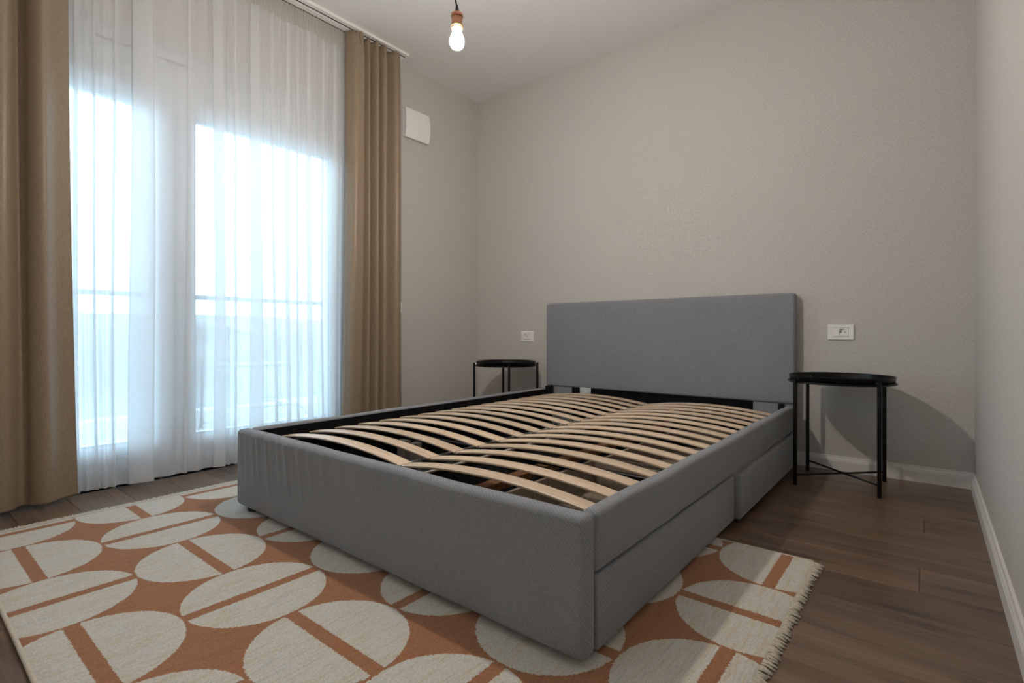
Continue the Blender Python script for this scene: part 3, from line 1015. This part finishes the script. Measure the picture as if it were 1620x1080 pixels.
drape('drape', 'wide taupe brown satin drape hanging full length at the rug end of the balcony door',
      [(-0.30, 0.0), (-0.22, 0.045), (-0.14, -0.04), (-0.05, 0.045), (0.03, -0.04), (0.11, 0.045), (0.19, -0.035), (0.255, 0.03), (0.315, 0.045), (0.345, 0.030), (0.372, -0.028), (0.392, -0.022), (0.402, 0.012),
       (0.440, 0.040), (0.470, 0.010), (0.500, -0.022), (0.538, -0.045)],
      -0.30, 0.54, lambda y, t: 0.035 * (1 - t) ** 2 * max(0.0, (y - 0.30) / 0.24))

# ================================================================== RUG
RX0, RX1, RY0, RY1 = -2.66, -0.285, 0.214, 1.885
rug = thing('rug', 'orange and cream rug of split circles lying under the foot of the bed', 'rug', (-2.2205, 0.3085, 0))
bm = box(RX0, RX1, RY0, RY1, 0.0005, 0.0088, 0.003, 2)
slice_bm(bm, 0, RX0, RX1, 60)
slice_bm(bm, 1, RY0, RY1, 40)
for v in bm.verts:
    wv = noise.noise(Vector((v.co.x * 3.0, v.co.y * 3.0, 0.4)))
    edge = min(v.co.x - RX0, RX1 - v.co.x, v.co.y - RY0, RY1 - v.co.y)
    if edge < 0.02:
        v.co.y += 0.006 * noise.noise(Vector((v.co.x * 2.3, 1.0, 0)))
        v.co.x += 0.006 * noise.noise(Vector((v.co.y * 2.3, 5.0, 0)))
    if v.co.z > 0.004:
        v.co.z += 0.0012 * wv
link('pile', bm, 'rug', rug, smooth=True)
for yy in (RY0 - 0.001, RY1 + 0.001):
    bm = bmesh.new()
    tube([(RX0 + (RX1 - RX0) * k / 60, yy + 0.006 * noise.noise(Vector(((RX0 + (RX1 - RX0) * k / 60) * 2.3, 1.0, 0))), 0.0055) for k in range(61)], 0.0055, bm, seg=8)
    link('selvedge', bm, 'rug_cream', rug, smooth=True)
for (xa, sg) in ((RX1, 1), (RX0, -1)):
    bm = bmesh.new()
    y = RY0
    while y < RY1:
        jx = 0.006 * noise.noise(Vector((y * 2.3, 5.0, 0)))
        L = random.uniform(0.020, 0.034)
        dy = random.uniform(-0.008, 0.008)
        x = xa + jx - sg * 0.004
        tube([(x, y, 0.0055), (x + sg * L * 0.5, y + dy * 0.5, 0.0065 + random.uniform(-.001, .002)), (x + sg * L, y + dy, 0.0028)], [0.0022, 0.0030, 0.0022], bm, seg=5)
        y += 0.0042
    fr = link('fringe', bm, 'rug_cream', rug, smooth=True)
    fr['kind'] = 'stuff'

# ================================================================== BALCONY AND VIEW
bal = S(link('balcony_floor', box(-4.82, XL - 0.281, -2.5, 5.5, -0.20, -0.008), 'balcony_tile', origin=(-4, 1, 0)), 'pale tiled balcony floor outside the door')
S(link('balcony_kerb', box(-4.82, -4.66, -2.5, 5.5, -0.008, 0.105, 0.008, 2), 'concrete_light', origin=(-4.74, 1, 0)), 'pale concrete kerb along the balcony edge')
br = thing('balcony_railing', 'glass balcony balustrade with a slim grey top rail outside the door', 'railing', (-4.74, 1.5, 0.105))
link('top_rail', tube([(-4.74, -2.4, 1.04), (-4.74, 5.4, 1.04)], 0.020, seg=14), 'rail_grey', br, smooth=True)
for k in range(5):
    a = -2.38 + k * 1.56
    link('glass_panel', box(-4.746, -4.734, a, a + 1.53, 0.105, 1.03), 'glass', br)

gt = thing('garden_table', 'dark wrought-iron garden table with curved braces out on the balcony', 'table', (-4.28, 2.03, 0))
tx0, tx1, ty0, ty1, tz = -4.47, -4.12, 1.63, 2.43, 0.475
link('table_top', box(tx0 - 0.02, tx1 + 0.02, ty0 - 0.02, ty1 + 0.02, tz, tz + 0.018, 0.004, 2), 'iron_dark', gt)
for (lx, ly, sy) in ((tx0, ty0, 1), (tx0, ty1, -1), (tx1, ty0, 1), (tx1, ty1, -1)):
    lg = link('leg', tube([(lx, ly, tz), (lx, ly, 0.06), (lx, ly - sy * 0.004, 0.02), (lx, ly - sy * 0.008, -0.008)], [0.010, 0.010, 0.013, 0.017], seg=10), 'iron_dark', gt, smooth=True)
    c = catmull([(lx, ly, 0.045), (lx, ly + sy * 0.05, 0.025), (lx, ly + sy * 0.10, 0.05), (lx, ly + sy * 0.15, 0.11), (lx, ly + sy * 0.22, 0.145), (lx, (ty0 + ty1) / 2, 0.155)], 5)
    link('curved_brace', tube(c, 0.006, seg=8), 'iron_dark', lg, smooth=True)

# ground and hills far below the balcony
bm = bmesh.new()
rows = []
for a in range(40):
    d = 12 * (1.13 ** a)
    row = []
    for b in range(41):
        y = (b / 40 - 0.5) * d * 4.0 + d * 0.55
        x = -5.5 - d
        z = -6.0 + 0.0 * d
        if d > 120:
            z += (d - 120) * 0.045 * (0.75 + 0.5 * noise.noise(Vector((y * 0.004, d * 0.002, 0.3))))
        z += 0.006 * d * noise.noise(Vector((x * 0.02, y * 0.02, 1.1)))
        row.append(bm.verts.new((x, y, z)))
    rows.append(row)
for A, B in zip(rows, rows[1:]):
    for k in range(40):
        bm.faces.new((A[k], A[k + 1], B[k + 1], B[k]))
S(link('hills', bm, 'field_green', smooth=True, origin=(0, 0, -6)), 'hazy low hills beyond the balcony')

def house(cx, cy, wx, wy, hz, rz, label, gable=True):
    t = thing('house', label, 'house', (cx, cy, -6.3), 'hazy houses beyond the balcony')
    z0, z1 = -6.6, -6.3 + hz
    link('wall', box(cx - wx / 2, cx + wx / 2, cy - wy / 2, cy + wy / 2, z0, z1), 'house_wall', t)
    bm = bmesh.new()
    o = 0.5
    p = [(cx + wx / 2 + o, cy - wy / 2 - o, z1), (cx + wx / 2 + o, cy + wy / 2 + o, z1), (cx - wx / 2 - o, cy + wy / 2 + o, z1), (cx - wx / 2 - o, cy - wy / 2 - o, z1),
         (cx + wx / 2 + o, cy, z1 + rz), (cx - wx / 2 - o, cy, z1 + rz)]
    V = [bm.verts.new(q) for q in p]
    for f in ((0, 1, 4), (1, 2, 5, 4), (2, 3, 5), (3, 0, 4, 5), (3, 2, 1, 0)):
        bm.faces.new([V[k] for k in f])
    link('roof', bm, 'house_roof', t)
    for k in range(3):
        yy = cy - wy / 2 + wy * (k + 0.5) / 3
        link('window', box(cx + wx / 2, cx + wx / 2 + 0.06, yy - 0.5, yy + 0.5, z1 - 2.2, z1 - 0.9), 'house_window', t)
    return t
house(-34, 7.8, 9, 9, 4.4, 3.0, 'pale house with a broad gable roof, the closest to the balcony')
for (x, y, wx, wy, h, r_) in ((-62, 30, 10, 12, 4.5, 2.6), (-75, 47, 11, 14, 5.5, 2.2), (-88, 27, 12, 12, 6.0, 2.4), (-70, 62, 10, 12, 5.0, 2.6), (-105, 66, 14, 16, 6.0, 2.6), (-98, 92, 12, 15, 6.5, 2.5), (-120, 44, 14, 15, 6.5, 2.8), (-58, 44, 9, 9, 3.5, 2.4)):
    house(x, y, wx, wy, h, r_, 'small hazy house with a low gable roof far beyond the balcony')
